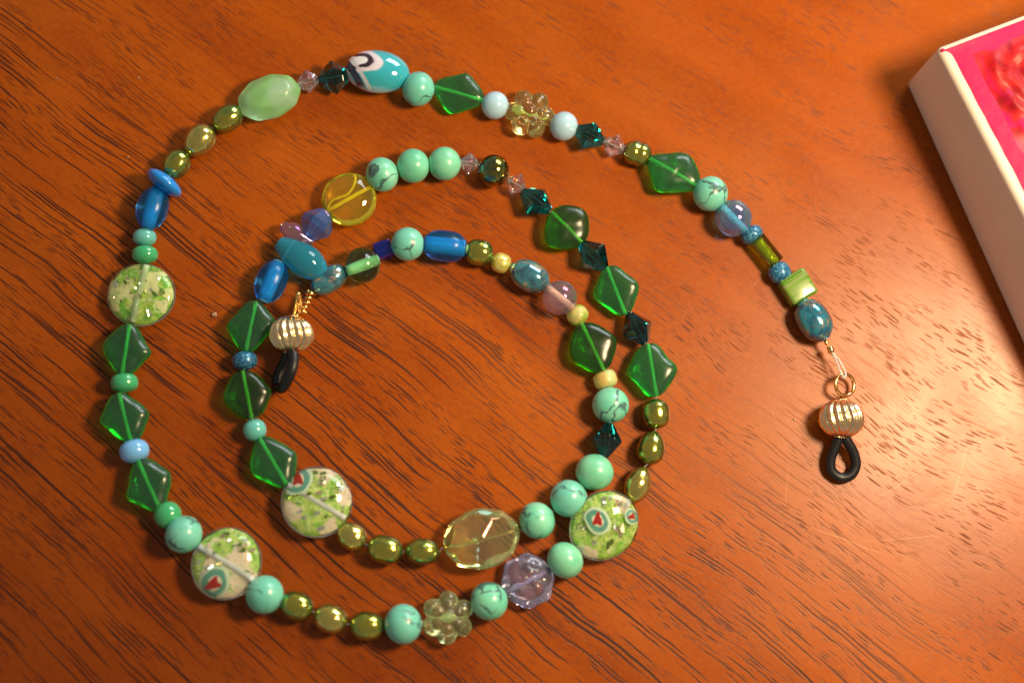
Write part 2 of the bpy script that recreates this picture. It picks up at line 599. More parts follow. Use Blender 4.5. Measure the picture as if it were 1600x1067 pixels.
def dashes(lu, lv, thr, keep, soft=0.07):
    gv = grain_vec(lu, lv, 0)
    # break the straight edges
    nn = tb.noise(c, 2.6, 2, 0.6, out=1)
    a = tb.n('ShaderNodeVectorMath', operation='MULTIPLY_ADD')
    tb.L(nn, a.inputs[0]); a.inputs[1].default_value = (0.06, 0.16, 0); tb.L(gv, a.inputs[2])
    v = tb.voro(a.outputs[0], 1.0, 'F1', '2D')
    sc = tb.n('ShaderNodeSeparateColor'); tb.L(v.outputs['Color'], sc.inputs[0])
    size = tb.smooth(sc.outputs[0], 0.0, 1.0, thr * 0.35, thr)
    m = tb.smooth(tb.math('SUBTRACT', v.outputs['Distance'], size), -soft, soft, 1.0, 0.0)
    on = tb.smooth(sc.outputs[1], keep - 0.02, keep + 0.02, 1.0, 0.0)
    dk = tb.smooth(sc.outputs[2], 0, 1, 0.80, 1.0)
    return tb.math('MULTIPLY', tb.math('MULTIPLY', m, on), dk)


cluster = tb.noise(grain_vec(16, 5), 1.0, 2, 0.5)
# long pores are found at the lower left, short ones elsewhere
zone = tb.smooth(tb.math('ADD', tb.math('ADD', V2, tb.math('MULTIPLY', U, 0.0)), tb.math('MULTIPLY', tb.math('SUBTRACT', tb.noise(c, 0.02, 2), 0.5), 60)), -22, 34, 1.0, 0.0)
shortp = tb.math('MULTIPLY', dashes(3.6, 0.42, 0.26, 0.7), tb.smooth(cluster, 0.40, 0.58, 0.15, 1.0))
short2 = tb.math('MULTIPLY', dashes(6.0, 0.52, 0.26, 0.56), tb.smooth(cluster, 0.45, 0.6, 0.2, 1.0))
longp = tb.math('MULTIPLY', dashes(44, 0.74, 0.30, 0.60, 0.08), zone)
long2 = tb.math('MULTIPLY', dashes(17, 0.60, 0.28, 0.50, 0.07), tb.smooth(zone, 0, 1, 0.20, 1.0))
pores = tb.math('MAXIMUM', tb.math('MAXIMUM', tb.math('MULTIPLY', shortp, 0.85), tb.math('MULTIPLY', short2, 0.95)), tb.math('MAXIMUM', longp, long2))
# fine flecks and colour drift
fine = tb.noise(grain_vec(1.6, 0.28), 1.0, 3, 0.6)
fleck = tb.noise(c, 1.3, 3, 0.65)
broad = tb.noise(grain_vec(60, 9), 1.0, 3, 0.55)
wc = tb.mix(tb.smooth(broad, 0.3, 0.7), (0.28, 0.045, 0.0008), (0.40, 0.077, 0.0012))
wc = tb.mix(tb.smooth(tb.noise(c, 0.028, 3, 0.6), 0.35, 0.7, 0, 0.6), wc, (0.40, 0.092, 0.003))
wc = tb.mix(tb.smooth(fine, 0.35, 0.75, 0.0, 0.28), wc, (0.19, 0.026, 0.0008))
wc = tb.mix(tb.smooth(fleck, 0.35, 0.70, 0.0, 0.30), wc, (0.44, 0.105, 0.006))
# light falloff painted into the wood colour, darker towards the lower left
falloff_tint = tb.smooth(tb.math('ADD', V2, tb.math('MULTIPLY', tb.math('SUBTRACT', tb.noise(c, 0.03, 2), 0.5), 50)), -100, 4, 0.66, 0.0)
wc = tb.mix(falloff_tint, wc, (0.11, 0.017, 0.0005))
wc = tb.mix(tb.math('MULTIPLY', pores, tb.smooth(zone, 0, 1, 0.60, 0.96)), wc, (0.026, 0.0045, 0.001))


# thin scratches in the varnish
def seg_mask(p0, p1, wd):
    a, b = at(*p0) * 1000, at(*p1) * 1000
    d = (b - a); ln = d.length; d = d / ln
    ux = tb.math('SUBTRACT', X, a.x); uy = tb.math('SUBTRACT', Y, a.y)
    al = tb.math('ADD', tb.math('MULTIPLY', ux, d.x), tb.math('MULTIPLY', uy, d.y))
    ac = tb.math('ADD', tb.math('MULTIPLY', ux, -d.y), tb.math('MULTIPLY', uy, d.x))
    ac = tb.math('ABSOLUTE', tb.math('ADD', ac, tb.math('MULTIPLY', tb.math('SUBTRACT', wob2, 0.5), 0.8)))
    m1 = tb.smooth(ac, wd * 0.4, wd, 1, 0)
    m2 = tb.smooth(tb.math('ABSOLUTE', tb.math('SUBTRACT', al, ln / 2)), ln * 0.25, ln * 0.5, 1, 0)
    return tb.math('MULTIPLY', m1, m2)


scr = None
for p0, p1, wd in (((1260, 820), (1390, 870), 0.10), ((1340, 845), (1490, 836), 0.08), ((1515, 690), (1488, 780), 0.12),
                   ((1488, 778), (1455, 792), 0.12), ((1350, 790), (1490, 705), 0.07), ((1232, 720), (1228, 795), 0.07),
                   ((1205, 640), (1212, 655), 0.10), ((1170, 452), (1198, 428), 0.07), ((1325, 395), (1390, 410), 0.06)):
    mk = seg_mask(p0, p1, wd)
    scr = mk if scr is None else tb.math('MAXIMUM', scr, mk)
wc = tb.mix(tb.math('MULTIPLY', scr, 0.22), wc, (0.75, 0.45, 0.22))
rgh = tb.smooth(tb.noise(c, 0.06, 4, 0.65), 0.3, 0.7, 0.26, 0.33)
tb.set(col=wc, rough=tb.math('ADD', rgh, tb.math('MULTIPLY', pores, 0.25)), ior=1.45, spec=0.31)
hh = tb.math('ADD', tb.math('MULTIPLY', pores, -0.4), tb.math('ADD', tb.math('MULTIPLY', fine, 0.06), tb.math('MULTIPLY', tb.noise(c, 2.2, 3), 0.14)))
tb.bump(hh, 0.22, 0.0001)
M['table_wood'] = tb.m

bm = bmesh.new()
bmesh.ops.create_cube(bm, size=1.0)
bmesh.ops.scale(bm, vec=(1.5, 1.1, 0.03), verts=bm.verts)
bmesh.ops.translate(bm, vec=(0.0, 0.1, -0.015), verts=bm.verts)
bmesh.ops.bevel(bm, geom=bm.edges[:], offset=0.004, segments=3, affect='EDGES')
me = bpy.data.meshes.new('table_top'); bm.to_mesh(me); bm.free()
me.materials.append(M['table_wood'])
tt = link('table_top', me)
tt['kind'] = 'structure'
tt['label'] = 'glossy reddish brown wooden table top with dark open grain'

# ------------------------------------------------------------------ the beaded chain
root = bpy.data.objects.new('beaded_eyeglass_chain', None)
root.empty_display_size = 0.01
COL.objects.link(root)
root['label'] = 'coiled chain of green, turquoise and blue beads with two black rubber end loops'
root['category'] = 'eyeglass chain'

THREAD = []          # thread points in world metres
MESHCACHE = {}


def frame(p0, p1, W, zc, tilt=0.0, roll=0.0):
    """bead frame from the two ends of its string axis (pixels), its height in mm"""
    a, b = at(*p0, zc), at(*p1, zc)
    cc = (a + b) / 2
    x = (b - a); L = x.length * 1000; x.normalize()
    y = Vector((0, 0, 1)).cross(x).normalized()
    z = x.cross(y)
    m = Matrix((x, y, z)).transposed().to_4x4()
    m = Matrix.Translation(cc) @ m @ Matrix.Rotation(roll, 4, 'X') @ Matrix.Rotation(tilt, 4, 'Y')
    return m, L, W * mmpx(cc), a, b


def add(name, me, m, label=None):
    return link(name, me, root, m, label)


def thr(a, b):
    THREAD.append(a); THREAD.append(b)


def shortened(a, b, k=0.92):
    c_ = (a + b) / 2
    return c_ + (a - c_) * k, c_ + (b - c_) * k


def core(parent, L, r, mat, name='thread_hole', cover=0.96, z=0.0):
    vs, fs = lathe([(-L * cover / 2, r), (-L * cover / 4, r * 1.0), (0, r), (L * cover / 4, r), (L * cover / 2, r)], 14)
    vs = [(v[0], v[1], v[2] + z) for v in vs]
    return link(name, new_mesh(name, vs, fs, [mat]), parent)


def round_bead(name, p0, p1, W, mat, p=2.0, q=2.0, hole=0.12, skew=0.0, seg=36, cr=None, cmat=None, label=None, roll=None, mod=None, n=20):
    W0 = W
    m, L, W, a, b = frame(p0, p1, W0, W0 * 0.05 * 1.0, roll=random.uniform(0, 6.28) if roll is None else roll)
    m, L, W, a, b = frame(p0, p1, W0, W / 2, roll=random.uniform(0, 6.28) if roll is None else roll)
    vs, fs = lathe(barrel(L, W, p, q, hole, n, skew), seg, mod)
    o = add(name, new_mesh(name, vs, fs, [mat]), m, label)
    if cr: core(o, L, cr, cmat)
    thr(a, b)
    return o


TQ = 0
VEIN = {}


def turquoise(p0, p1, W, plain=False):
    return round_bead('turquoise_bead', p0, p1, W, 'turquoise_plain' if plain else 'turquoise_stone', hole=0.16)


def pearl(p0, p1, W, mat='green_pearl', skew=0.0, p=2.3, mod=None):
    return round_bead('pearl_bead', p0, p1, W, mat, p=p, q=2.0, hole=0.14, skew=skew, seg=32, mod=mod)


def bicone(name, p0, p1, W, mat, nf=6, end=0.28, mid=0.06, label=None):
    W0 = W
    m, L, W, a, b = frame(p0, p1, W0, W0 * 0.05, roll=random.uniform(0, 1))
    pr = [(-L / 2 + .25, end * W * .22), (-L / 2, end * W / 2), (-L * mid / 2, W / 2), (L * mid / 2, W / 2), (L / 2, end * W / 2), (L / 2 - .25, end * W * .22)]
    vs, fs = lathe(pr, nf)
    o = add(name, new_mesh(name, vs, fs, [mat], smooth=False), m, label)
    thr(a, b)
    return o


def diamond(p0, p1, W, skew=0.18, thick=0.36, mat='green_glass', cmat='green_core', roundness=8, seed=1, tilt=0.0, roll=0.0, ch=0.27, flat=0.75, name='green_diamond_bead', label=None):
    """pressed glass diamond: four slanting edge planes, a flat face, bevel facets, soft corners"""
    zc = W * 0.1 * thick * 0.95
    m, L, Wm, a, b = frame(p0, p1, W, zc, tilt, roll)
    A, B, C = L / 2, Wm / 2, Wm * thick / 2 * 1.05
    pl = []
    # outline: lateral corners at (skew*A, B) and (-skew*A, -B); string ends cut square
    cy = Vector((skew * A, B * 1.04, 0)); ex = (1.55 if roundness > 6 else 1.85) * A
    for sgn in (1, -1):
        for e in (1, -1):
            p_, q_ = Vector((e * ex, 0, 0)), cy * sgn
            d = (q_ - p_)
            nrm = Vector((d.y, -d.x, 0)).normalized()
            dist = nrm.dot(p_)
            if dist < 0: nrm, dist = -nrm, -dist
            for z in (1, -1):
                n2 = (nrm * 1.0 + Vector((0, 0, z * 0.55))).normalized()
                pl.append((n2, dist * 0.93 * n2.xy.length + C * 0.18 * abs(n2.z)))
                n3 = (nrm * 0.55 + Vector((0, 0, z * 1.0))).normalized()
                pl.append((n3, dist * 0.74 * n3.xy.length + C * 0.74 * abs(n3.z)))
            pl.append((nrm, dist * 0.98))
    for e in (1, -1):
        pl.append((Vector((e, 0, 0)), A))
        pl.append((Vector((0, 0, e)), C))
        pl.append((Vector((skew * 0.3 * e, e, 0)).normalized(), B * 0.95))
    vs, fs = poly_bead(pl, roundness * 1.45, jit=0.08, seed=seed)
    ey = max(v.y for v in vs); exx = max(v.x for v in vs); ez = max(v.z for v in vs)
    vs = [Vector((v.x * A / exx, v.y * B / ey, v.z * C / ez)) for v in vs]
    o = add(name, new_mesh(name, vs, fs, [mat]), m, label)
    core(o, L, ch, cmat)
    thr(a, b)
    return o


def murrine(parent, A, B, C, u, v, r, heart=True, rot=0.0, cut=None):
    """millefiori slice lying on the domed face of a coin bead"""
    vs, fs, fm = [], [], []

    def P(x, y, k):
        q = 1 - (x / A) ** 2 - (y / B) ** 2
        if q < 0.02:
            s_ = sqrt(0.98 / ((x / A) ** 2 + (y / B) ** 2)); x *= s_; y *= s_; q = 0.02
        return Vector((x, y, C * sqrt(q))) * (1 + k)
    rings = [(1.0, 0, -0.060), (0.80, 1, -0.052), (0.44, 3, -0.044)]
    nseg = 28
    for rr, mi, k in rings:
        i0 = len(vs)
        steps = 5
        for j in range(steps + 1):
            for s_ in range(nseg):
                an = 2 * pi * s_ / nseg
                q = rr * r * (j + 0.001) / steps * (1 + 0.10 * noise.noise(Vector((cos(an) * 1.2 + u, sin(an) * 1.2, rr * 2))) * 1.5)
                vs.append(P(u + q * cos(an) * 0.82, v + q * sin(an), k - (0.008 if j == steps else 0)))
        for j in range(steps):
            for s_ in range(nseg):
                a_ = i0 + j * nseg + s_; b_ = i0 + j * nseg + (s_ + 1) % nseg
                fs.append((a_, a_ + nseg, b_ + nseg, b_)); fm.append(mi)
    # red heart shape
    i0 = len(vs)
    pts = []
    for s_ in range(24):
        t_ = 2 * pi * s_ / 24
        hx = 0.48 * sin(t_) * (1 - 0.25 * abs(cos(t_)))
        hy = 0.62 * cos(t_) - 0.30 * cos(2 * t_)
        pts.append((hx * cos(rot) - hy * sin(rot), hx * sin(rot) + hy * cos(rot)))
    for f_, k in ((0.01, -0.034), (0.5, -0.034), (0.85, -0.034), (1.0, -0.040)):
        for x, y in pts:
            vs.append(P(u + x * r * 0.66 * f_, v + y * r * 0.66 * f_, k + 0.002))
    for j in range(3):
        for s_ in range(24):
            a_ = i0 + j * 24 + s_; b_ = i0 + j * 24 + (s_ + 1) % 24
            fs.append((a_, b_, b_ + 24, a_ + 24)); fm.append(2)
    me_ = new_mesh('murrine', vs, fs, ['murrine_white', 'murrine_teal', 'murrine_red', 'murrine_pale'], fm=fm)
    return link('murrine', me_, parent)


def coin(name, p0, p1, W, thick, gmat, foil=None, cmat='white_core', cr=0.55, label=None, tilt=0.0, roll=0.0, mur=(), foilscale=(0.91, 0.91, 0.46), zoff=0.0, corez=0.0):
    zc = W * 0.1 * thick / 2
    m, L, Wm, a, b = frame(p0, p1, W, zc + zoff, tilt, roll)
    A, B, C = L / 2, Wm / 2, Wm * thick / 2
    vs = [Vector((d.x * A, d.y * B, d.z * C)) for d in ICO4[0]]
    o = add(name, new_mesh(name, vs, ICO4[1], [gmat]), m, label)
    if foil:
        f = foilscale
        v2 = []
        for d in ICO3[0]:
            k = 1 + 0.05 * noise.noise(d * 3 + Vector((p0[0], 0, 0)))
            v2.append(Vector((d.x * A * f[0] * k, d.y * B * f[1] * k, d.z * C * f[2] * (1 + 0.35 * noise.noise(d * 4 + Vector((0, p0[1], 0)))))))
        link('foil_core', new_mesh('foil_core', v2, ICO3[1], [foil]), o)
        rg = random.Random(int(p0[0]))
        fv, ff, fmi = [], [], []
        for q_ in range(30):
            an, rr = rg.uniform(0, 6.28), sqrt(rg.uniform(0.01, 0.66))
            cx, cy = A * rr * cos(an), B * rr * sin(an)
            cz = C * (0.60 + 0.10 * rg.random()) * sqrt(1 - rr * rr * 0.9)
            nn_ = Vector((rg.uniform(-.5, .5) + cx / A * .5, rg.uniform(-.5, .5) + cy / B * .5, 1)).normalized()
            u_ = nn_.orthogonal().normalized(); w_ = nn_.cross(u_)
            sz = rg.uniform(0.25, 0.95)
            i0 = len(fv); m_ = 7
            a0_ = rg.uniform(0, 6.28)
            for k_ in range(m_):
                t_ = a0_ + 2 * pi * k_ / m_
                q2 = sz * rg.uniform(0.45, 1.0)
                fv.append(Vector((cx, cy, cz)) + u_ * (q2 * cos(t_)) + w_ * (q2 * 0.6 * sin(t_)) + nn_ * rg.uniform(-.06, .06))
            ff.append(tuple(range(i0, i0 + m_))); fmi.append(rg.choice((0, 0, 1, 2)))
        fl = new_mesh('foil_flakes', fv, ff, ['flake_silver', 'flake_pink' if foil == 'foil_pink' else 'flake_gold', 'flake_olive'], smooth=False, fm=fmi)
        link('foil_flakes', fl, o)['kind'] = 'stuff'
    if cr:
        core(o, L, cr, cmat, z=corez, cover=0.92)
    mi = m.inverted()
    for (mx, my, mr, rot) in mur:
        q = mi @ at(mx, my, zc * 2 * 0.9)
        murrine(o, A, B, C, q.x * 1000, q.y * 1000, mr, rot=rot)
    thr(*shortened(a, b))
    return o


def flower(name, p0, p1, W, mat, label, rot=0.0, cmat='pale_core'):
    zc = W * 0.1 * 0.24
    m, L, Wm, a, b = frame(p0, p1, W, zc, 0, 0)
    R = Wm / 2
    sph = [(Vector((0, 0, 0)), R * 0.52)]
    for k in range(6):
        an = rot + k * pi / 3
        sph.append((Vector((cos(an), sin(an), 0)) * R * 0.63, R * 0.37))
        for z in (1, -1):
            sph.append((Vector((cos(an) * 0.42, sin(an) * 0.42, z * 0.28)) * R, R * 0.22))
    for z in (1, -1):
        sph.append((Vector((0, 0, z * 0.36)) * R, R * 0.24))
    vs, fs = sphere_union(sph, 22)
    o = add(name, new_mesh(name, vs, fs, [mat]), m, label)
    core(o, L * 0.8, 0.3, cmat)
    thr(a, b)
    return o


def box_bead(name, p0, p1, W, H, mat, bev=0.25, label=None, roll=0.0, hole=True, tilt=0.0):
    m, L, Wm, a, b = frame(p0, p1, W, H / 2 + 0.05, tilt, roll)
    bm_ = bmesh.new()
    bmesh.ops.create_cube(bm_, size=1.0)
    bmesh.ops.scale(bm_, vec=(L, Wm, H), verts=bm_.verts)
    bmesh.ops.bevel(bm_, geom=bm_.edges[:], offset=bev, segments=3, affect='EDGES', profile=0.6)
    bmesh.ops.subdivide_edges(bm_, edges=bm_.edges[:], cuts=1)
    for v in bm_.verts:
        v.co += Vector((noise.noise(v.co * 0.6), noise.noise(v.co * 0.6 + Vector((9, 0, 0))), 0)) * 0.12
    bm_.verts.index_update()
    vs = [v.co.copy() for v in bm_.verts]
    fs = [tuple(v.index for v in f.verts) for f in bm_.faces]
    bm_.free()
    o = add(name, new_mesh(name, vs, fs, [mat]), m, label)
    thr(a, b)
    return o


# ---- inner end to outer end, in the order the beads are strung
round_bead('barrel_bead', (487, 454), (541, 420), 41, 'blue_lustre', p=2.4, hole=0.25)
round_bead('glass_ball_bead', (541, 424), (592, 405), 57, 'bottle_green_glass', cr=0.62, cmat='mint_core', hole=0.3, label='dark green clear ball with an opaque mint core', seg=48, n=28)
box_bead('cube_bead', (586, 396), (612, 386), 26, 2.5, 'cobalt_glass', 0.35, label='small square cobalt blue bead')
turquoise((611, 383), (663, 380), 53)
round_bead('frosted_barrel_bead', (663, 381), (727, 388), 49, 'frosted_blue_glass', p=3.0, q=2.6, hole=0.55, cr=1.0, cmat='blue_core')
pearl((726, 391), (771, 398), 42, p=2.7)
round_bead('seed_bead', (769, 405), (797, 417), 35, 'yellow_lustre', p=3, q=2.2, hole=0.4, label='small lumpy yellow lustre bead', mod=lambda a, x: 1 + 0.07 * cos(2 * a))
round_bead('barrel_bead', (799, 416), (856, 447), 48, 'blue_lustre', p=2.5, hole=0.3)
round_bead('glass_ball_bead', (854, 448), (896, 482), 54, 'lilac_ball_glass', cr=0.40, cmat='pink_core', hole=0.25, label='clear pinkish lilac ball with a shiny pink core')
round_bead('seed_bead', (893, 481), (912, 504), 34, 'frosted_lime', p=2.6, q=2.2, hole=0.3)
diamond((908, 505), (944, 580), 77, 0.02, 0.36, mat='olive_green_glass', roundness=4, seed=2)
round_bead('seed_bead', (941, 579), (951, 607), 37, 'frosted_straw', p=3, q=2.4, hole=0.35, label='pale frosted straw yellow bead')
turquoise((954, 605), (954, 661), 58)
bicone('bicone_bead', (952, 662), (944, 714), 51, 'dark_teal_crystal')
turquoise((938, 711), (920, 764), 60, True)
turquoise((909, 758), (868, 799), 59)
turquoise((862, 798), (816, 828), 59)


def nugget():
    p0, p1, W = (815, 826), (690, 856), 97
    m, L, Wm, a, b = frame(p0, p1, W, 3.1)
    A, B, C = L / 2, Wm / 2, 3.1
    pl = []
    for k, (an, d) in enumerate(((0, 1), (28, .97), (62, .98), (90, 1), (118, .98), (152, .97), (180, 1), (208, .98), (242, .97), (270, 1), (298, .98), (332, .97))):
        q = Vector((cos(radians(an)) / A, sin(radians(an)) / B, 0))
        nn_ = q.normalized(); dist = d / q.length
        pl.append((nn_, dist))
        for z in (1, -1):
            n2 = (nn_ + Vector((0, 0, 0.75 * z))).normalized()
            pl.append((n2, dist * .80 * n2.xy.length + C * .42 * abs(n2.z)))
    for (x, y, d) in ((0.30, 0.34, 0.92), (-0.42, 0.10, 0.90), (0.16, -0.42, 0.92)):
        pl.append((Vector((x, y, 1)).normalized(), C * d))
        pl.append((Vector((-x, y, -1)).normalized(), C * d))
    vs, fs = poly_bead(pl, 44)
    o = add('clear_nugget_bead', new_mesh('clear_nugget_bead', vs, fs, ['clear_yellow_glass']), m, 'large clear faceted nugget with a yellow tint')
    core(o, L, 0.26, 'clear_yellow_glass')
    thr(a, b)


nugget()
pearl((687, 864), (633, 858), 42)
pearl((629, 864), (574, 852), 45, p=2.8)
pearl((571, 849), (528, 826), 43, 'gold_pearl', skew=-0.05)
coin('lampwork_coin_bead', (543, 812), (447, 756), 112, 0.44, 'murano_glass', 'foil_pink', mur=((464, 748, 2.6, 0.6),), corez=0.9, cr=0.42,
     label='clear coin bead with pink and green foil and a red eye at its edge')
diamond((450, 760), (405, 684), 74, 0.12, 0.36, seed=3)
round_bead('seed_bead', (404, 688), (392, 655), 37, 'teal_opaque', p=2.2, hole=0.3)
diamond((394, 655), (379, 579), 76, 0.02, 0.36, mat='olive_green_glass', roundness=4.5, seed=4)
round_bead('seed_bead', (383, 578), (382, 549), 39, 'glitter_blue', p=2.8, q=2.0, hole=0.35)
diamond((384, 548), (401, 470), 74, -0.22, 0.36, seed=5)
round_bead('frosted_barrel_bead', (410, 472), (437, 408), 49, 'frosted_blue_glass', p=2.4, q=1.9, hole=0.35, cr=0.9, cmat='blue_core')


def drop(name, tip, end, W, mat, label, z, tipr=0.10, pw=1.5):
    m, L, Wm, a, b = frame(tip, end, W, z)
    pr = []
    n = 26
    R = Wm / 2
    for i in range(n + 1):
        t_ = i / n
        x = L * (0.5 - 0.5 * cos(pi * t_))
        f = x / L
        # narrow tip swelling to a round end
        r = R * (sin(pi * min(1, f ** 0.95)) ** 0.5 if f > 0.62 else (sin(pi * 0.62 ** 0.95) ** 0.5) * (tipr + (1 - tipr) * sin(pi / 2 * f / 0.62) ** pw))
        pr.append((x - L / 2, max(r, 0.03)))
    vs, fs = lathe(pr, 40)
    return add(name, new_mesh(name, vs, fs, [mat]), m, label), a, b


o, a, b = drop('drop_bead', (435, 379), (510, 431), 54, 'aqua_drop_glass', 'bright aqua glass drop lying on its side', 2.9, 0.38, 0.9)
THREAD.append(at(446, 405, 2.5)); THREAD.append(at(458, 385, 2.5))
o, a, b = drop('drop_bead', (489, 380), (438, 352), 33, 'pink_glass', 'tiny clear pink glass drop sticking outwards', 2.2, 0.32, 1.2)
THREAD.append(at(474, 376, 2.5)); THREAD.append(at(484, 366, 2.5))
bicone('bicone_bead', (481, 371), (509, 331), 52, 'blue_bicone_glass', nf=6, end=0.4, mid=0.22, label='blue and lilac lustred bicone bead')
yc = coin('yellow_coin_bead', (508, 333), (583, 291), 85, 0.50, 'yellow_glass', None, 'yellow_core', 0.30, label='clear yellow glass coin bead with a wavy yellow streak')
sw = [(-3.6, 0.2, 0.3), (-2.4, 0.9, 0.7), (-1.2, 0.7, 1.0), (0.0, 0.5, 1.1), (1.2, 1.0, 1.0), (2.2, 1.9, 0.6), (2.5, 2.8, 0.3)]
link('yellow_streak', new_mesh('yellow_streak', *tube(catmull(sw, 6), 0.2, 8), ['yellow_core']), yc)
turquoise((574, 283), (620, 263), 55)
turquoise((620, 261), (671, 258), 54, True)
turquoise((669, 256), (720, 256), 53, True)
bicone('bicone_bead', (719, 253), (747, 257), 37, 'clear_pink_crystal', nf=6)
round_bead('metallic_ball_bead', (747, 261), (795, 273), 51, 'iridescent_metal', hole=0.15, label='mirror-like ball in dark gold and steel blue', seg=48)
bicone('bicone_bead', (794, 281), (819, 295), 36, 'clear_pink_crystal', nf=6)
bicone('bicone_bead', (816, 299), (859, 330), 50, 'teal_crystal')
diamond((860, 330), (911, 381), 79, 0.0, 0.36, mat='olive_green_glass', roundness=3.4, seed=6)
bicone('bicone_bead', (908, 380), (946, 420), 50, 'teal_crystal')
diamond((948, 417), (978, 492), 72, 0.10, 0.36, seed=7, roll=0.25)
bicone('bicone_bead', (983, 490), (1008, 537), 50, 'dark_teal_crystal')
diamond((1012, 536), (1026, 620), 78, 0.14, 0.36, seed=8, roll=0.12)
pearl((1024, 623), (1026, 670), 43, p=3.0)
pearl((1023, 673), (1012, 725), 43, skew=0.18)
pearl((1007, 729), (986, 785), 41, 'gold_pearl', skew=0.05, p=1.8)
coin('lampwork_coin_bead', (984, 780), (903, 862), 104, 0.46, 'murano_glass', 'foil_pink', mur=((931, 812, 2.4, -0.9), (990, 806, 1.5, 1.0)), tilt=0.05, roll=-0.18, zoff=0.6, cr=0.42, corez=0.2,
     label='green coin bead with a red eye in a teal ring on its face')
turquoise((903, 857), (863, 893), 59, True)


def hexcoin():
    p0, p1, W = (860, 888), (789, 926), 84
    m, L, Wm, a, b = frame(p0, p1, W, 1.9)
    A, B = L / 2, Wm / 2
    pl = []
    for k in range(8):
        an = radians(22.5 * 0 + k * 45)
        q = Vector((cos(an) / A, sin(an) / B, 0)); nn_ = q.normalized()
        pl.append((nn_, 1 / q.length))
        for z in (1, -1):
            n2 = (nn_ + Vector((0, 0, 1.3 * z))).normalized()
            pl.append((n2, .85 / q.length * n2.xy.length + 0.75 * abs(n2.z)))
    for e in (1, -1): pl.append((Vector((0, 0, e)), 1.9))
    vs, fs = poly_bead(pl, 22)
    vs = [v * (1 + 0.025 * cos(6 * math.atan2(v.y / B, v.x / A) + 0.5)) for v in vs]
    vs = [Vector((v.x, v.y, v.z * (1 - 0.26 * (0.5 + 0.5 * sin(v.x * 2.4)) * (0.5 + 0.5 * sin(v.y * 2.4))))) for v in vs]
    o = add('lilac_flat_bead', new_mesh('lilac_flat_bead', vs, fs, ['lilac_glass']), m, 'flat clear lilac bead with an eight sided outline')
    core(o, L, 0.38, 'lilac_core')
    thr(a, b)


solid('lilac_core', (0.55, 0.50, 0.72), 0.3)
hexcoin()
turquoise((790, 926), (738, 951), 61)
flower('flower_bead', (738, 959), (661, 970), 84, 'flower_pale_glass', 'pale yellow green flower shaped glass bead', rot=0.35)
turquoise((659, 972), (601, 977), 63)
pearl((601, 980), (546, 975), 46, p=2.5)
pearl((542, 975), (491, 957), 46, 'gold_pearl', p=2.4)
pearl((489, 954), (438, 938), 45, p=2.6)
turquoise((439, 943), (388, 914), 61)
coin('lampwork_coin_bead', (400, 908), (308, 852), 115, 0.44, 'murano_glass', 'foil_pink', mur=((334, 912, 2.9, 2.6),), corez=1.0, cr=0.5,
     label='clear coin bead with green foil, a white core and a dark red eye at its lower edge')
turquoise((308, 853), (266, 816), 60)
round_bead('seed_bead', (274, 821), (250, 787), 44, 'green_opaque', p=2.2, hole=0.25)
diamond((250, 796), (216, 719), 77, -0.10, 0.36, seed=9)
round_bead('seed_bead', (214, 723), (206, 686), 47, 'sky_blue_opaque', p=2.3, hole=0.2, label='opaque light sky blue bead')
diamond((205, 690), (186, 614), 78, 0.12, 0.36, seed=10)
round_bead('seed_bead', (195, 613), (194, 583), 43, 'green_opaque', p=2.8, q=2.2, hole=0.3)
diamond((191, 585), (203, 507), 73, 0.05, 0.36, seed=11)
coin('foil_coin_bead', (209, 509), (233, 413), 110, 0.40, 'murano_glass', 'foil_green', 'pale_core', 0.55, label='large clear coin bead filled with bright green gold foil', corez=0.8, tilt=0.0, roll=-0.2)
round_bead('seed_bead', (226, 412), (227, 384), 41, 'green_opaque', p=2.5, q=2.2, hole=0.3)
round_bead('seed_bead', (225, 385), (227, 357), 37, 'teal_opaque', p=2.5, hole=0.3)
round_bead('frosted_barrel_bead', (229, 358), (247, 293), 50, 'frosted_blue_glass', p=2.4, q=1.9, hole=0.4, cr=0.9, cmat='blue_core')
round_bead('disc_bead', (249, 296), (265, 276), 63, 'bright_blue_opaque', p=2.0, q=2.0, hole=0.2, label='thin bright blue disc standing on edge')
pearl((262, 276), (290, 237), 42)
pearl((293, 241), (330, 199), 46, 'gold_pearl', skew=0.08)
pearl((334, 201), (377, 170), 41)


def opal():
    p0, p1, W = (371, 172), (470, 133), 69
    m, L, Wm, a, b = frame(p0, p1, W, 2.6)
    A, B, C = L / 2, Wm / 2, 2.6
    pl = []
    for an in range(0, 360, 40):
        q = Vector((cos(radians(an + 12)) / A, sin(radians(an + 12)) / B, 0)); nn_ = q.normalized()
        pl.append((nn_, 0.99 / q.length))
        for z in (1, -1):
            n2 = (nn_ + Vector((0, 0, 0.8 * z))).normalized()
            pl.append((n2, .72 / q.length * n2.xy.length + C * 0.6 * abs(n2.z)))
    for (x, y, d) in ((0.2, 0.22, 1.0), (-0.25, 0.1, 1.0), (0.05, -0.32, 0.98)):
        pl.append((Vector((x, y, 1)).normalized(), C * d))
        pl.append((Vector((x, y, -1)).normalized(), C * d))
    vs, fs = poly_bead(pl, 28)
    add('opal_nugget_bead', new_mesh('opal_nugget_bead', vs, fs, ['mint_opal']), m, 'milky mint green faceted oval bead')
    thr(*shortened(a, b, 0.9))


opal()
bicone('bicone_bead', (465, 131), (498, 125), 38, 'clear_pink_crystal', nf=6)
bicone('bicone_bead', (497, 126), (546, 117), 52, 'teal_crystal')


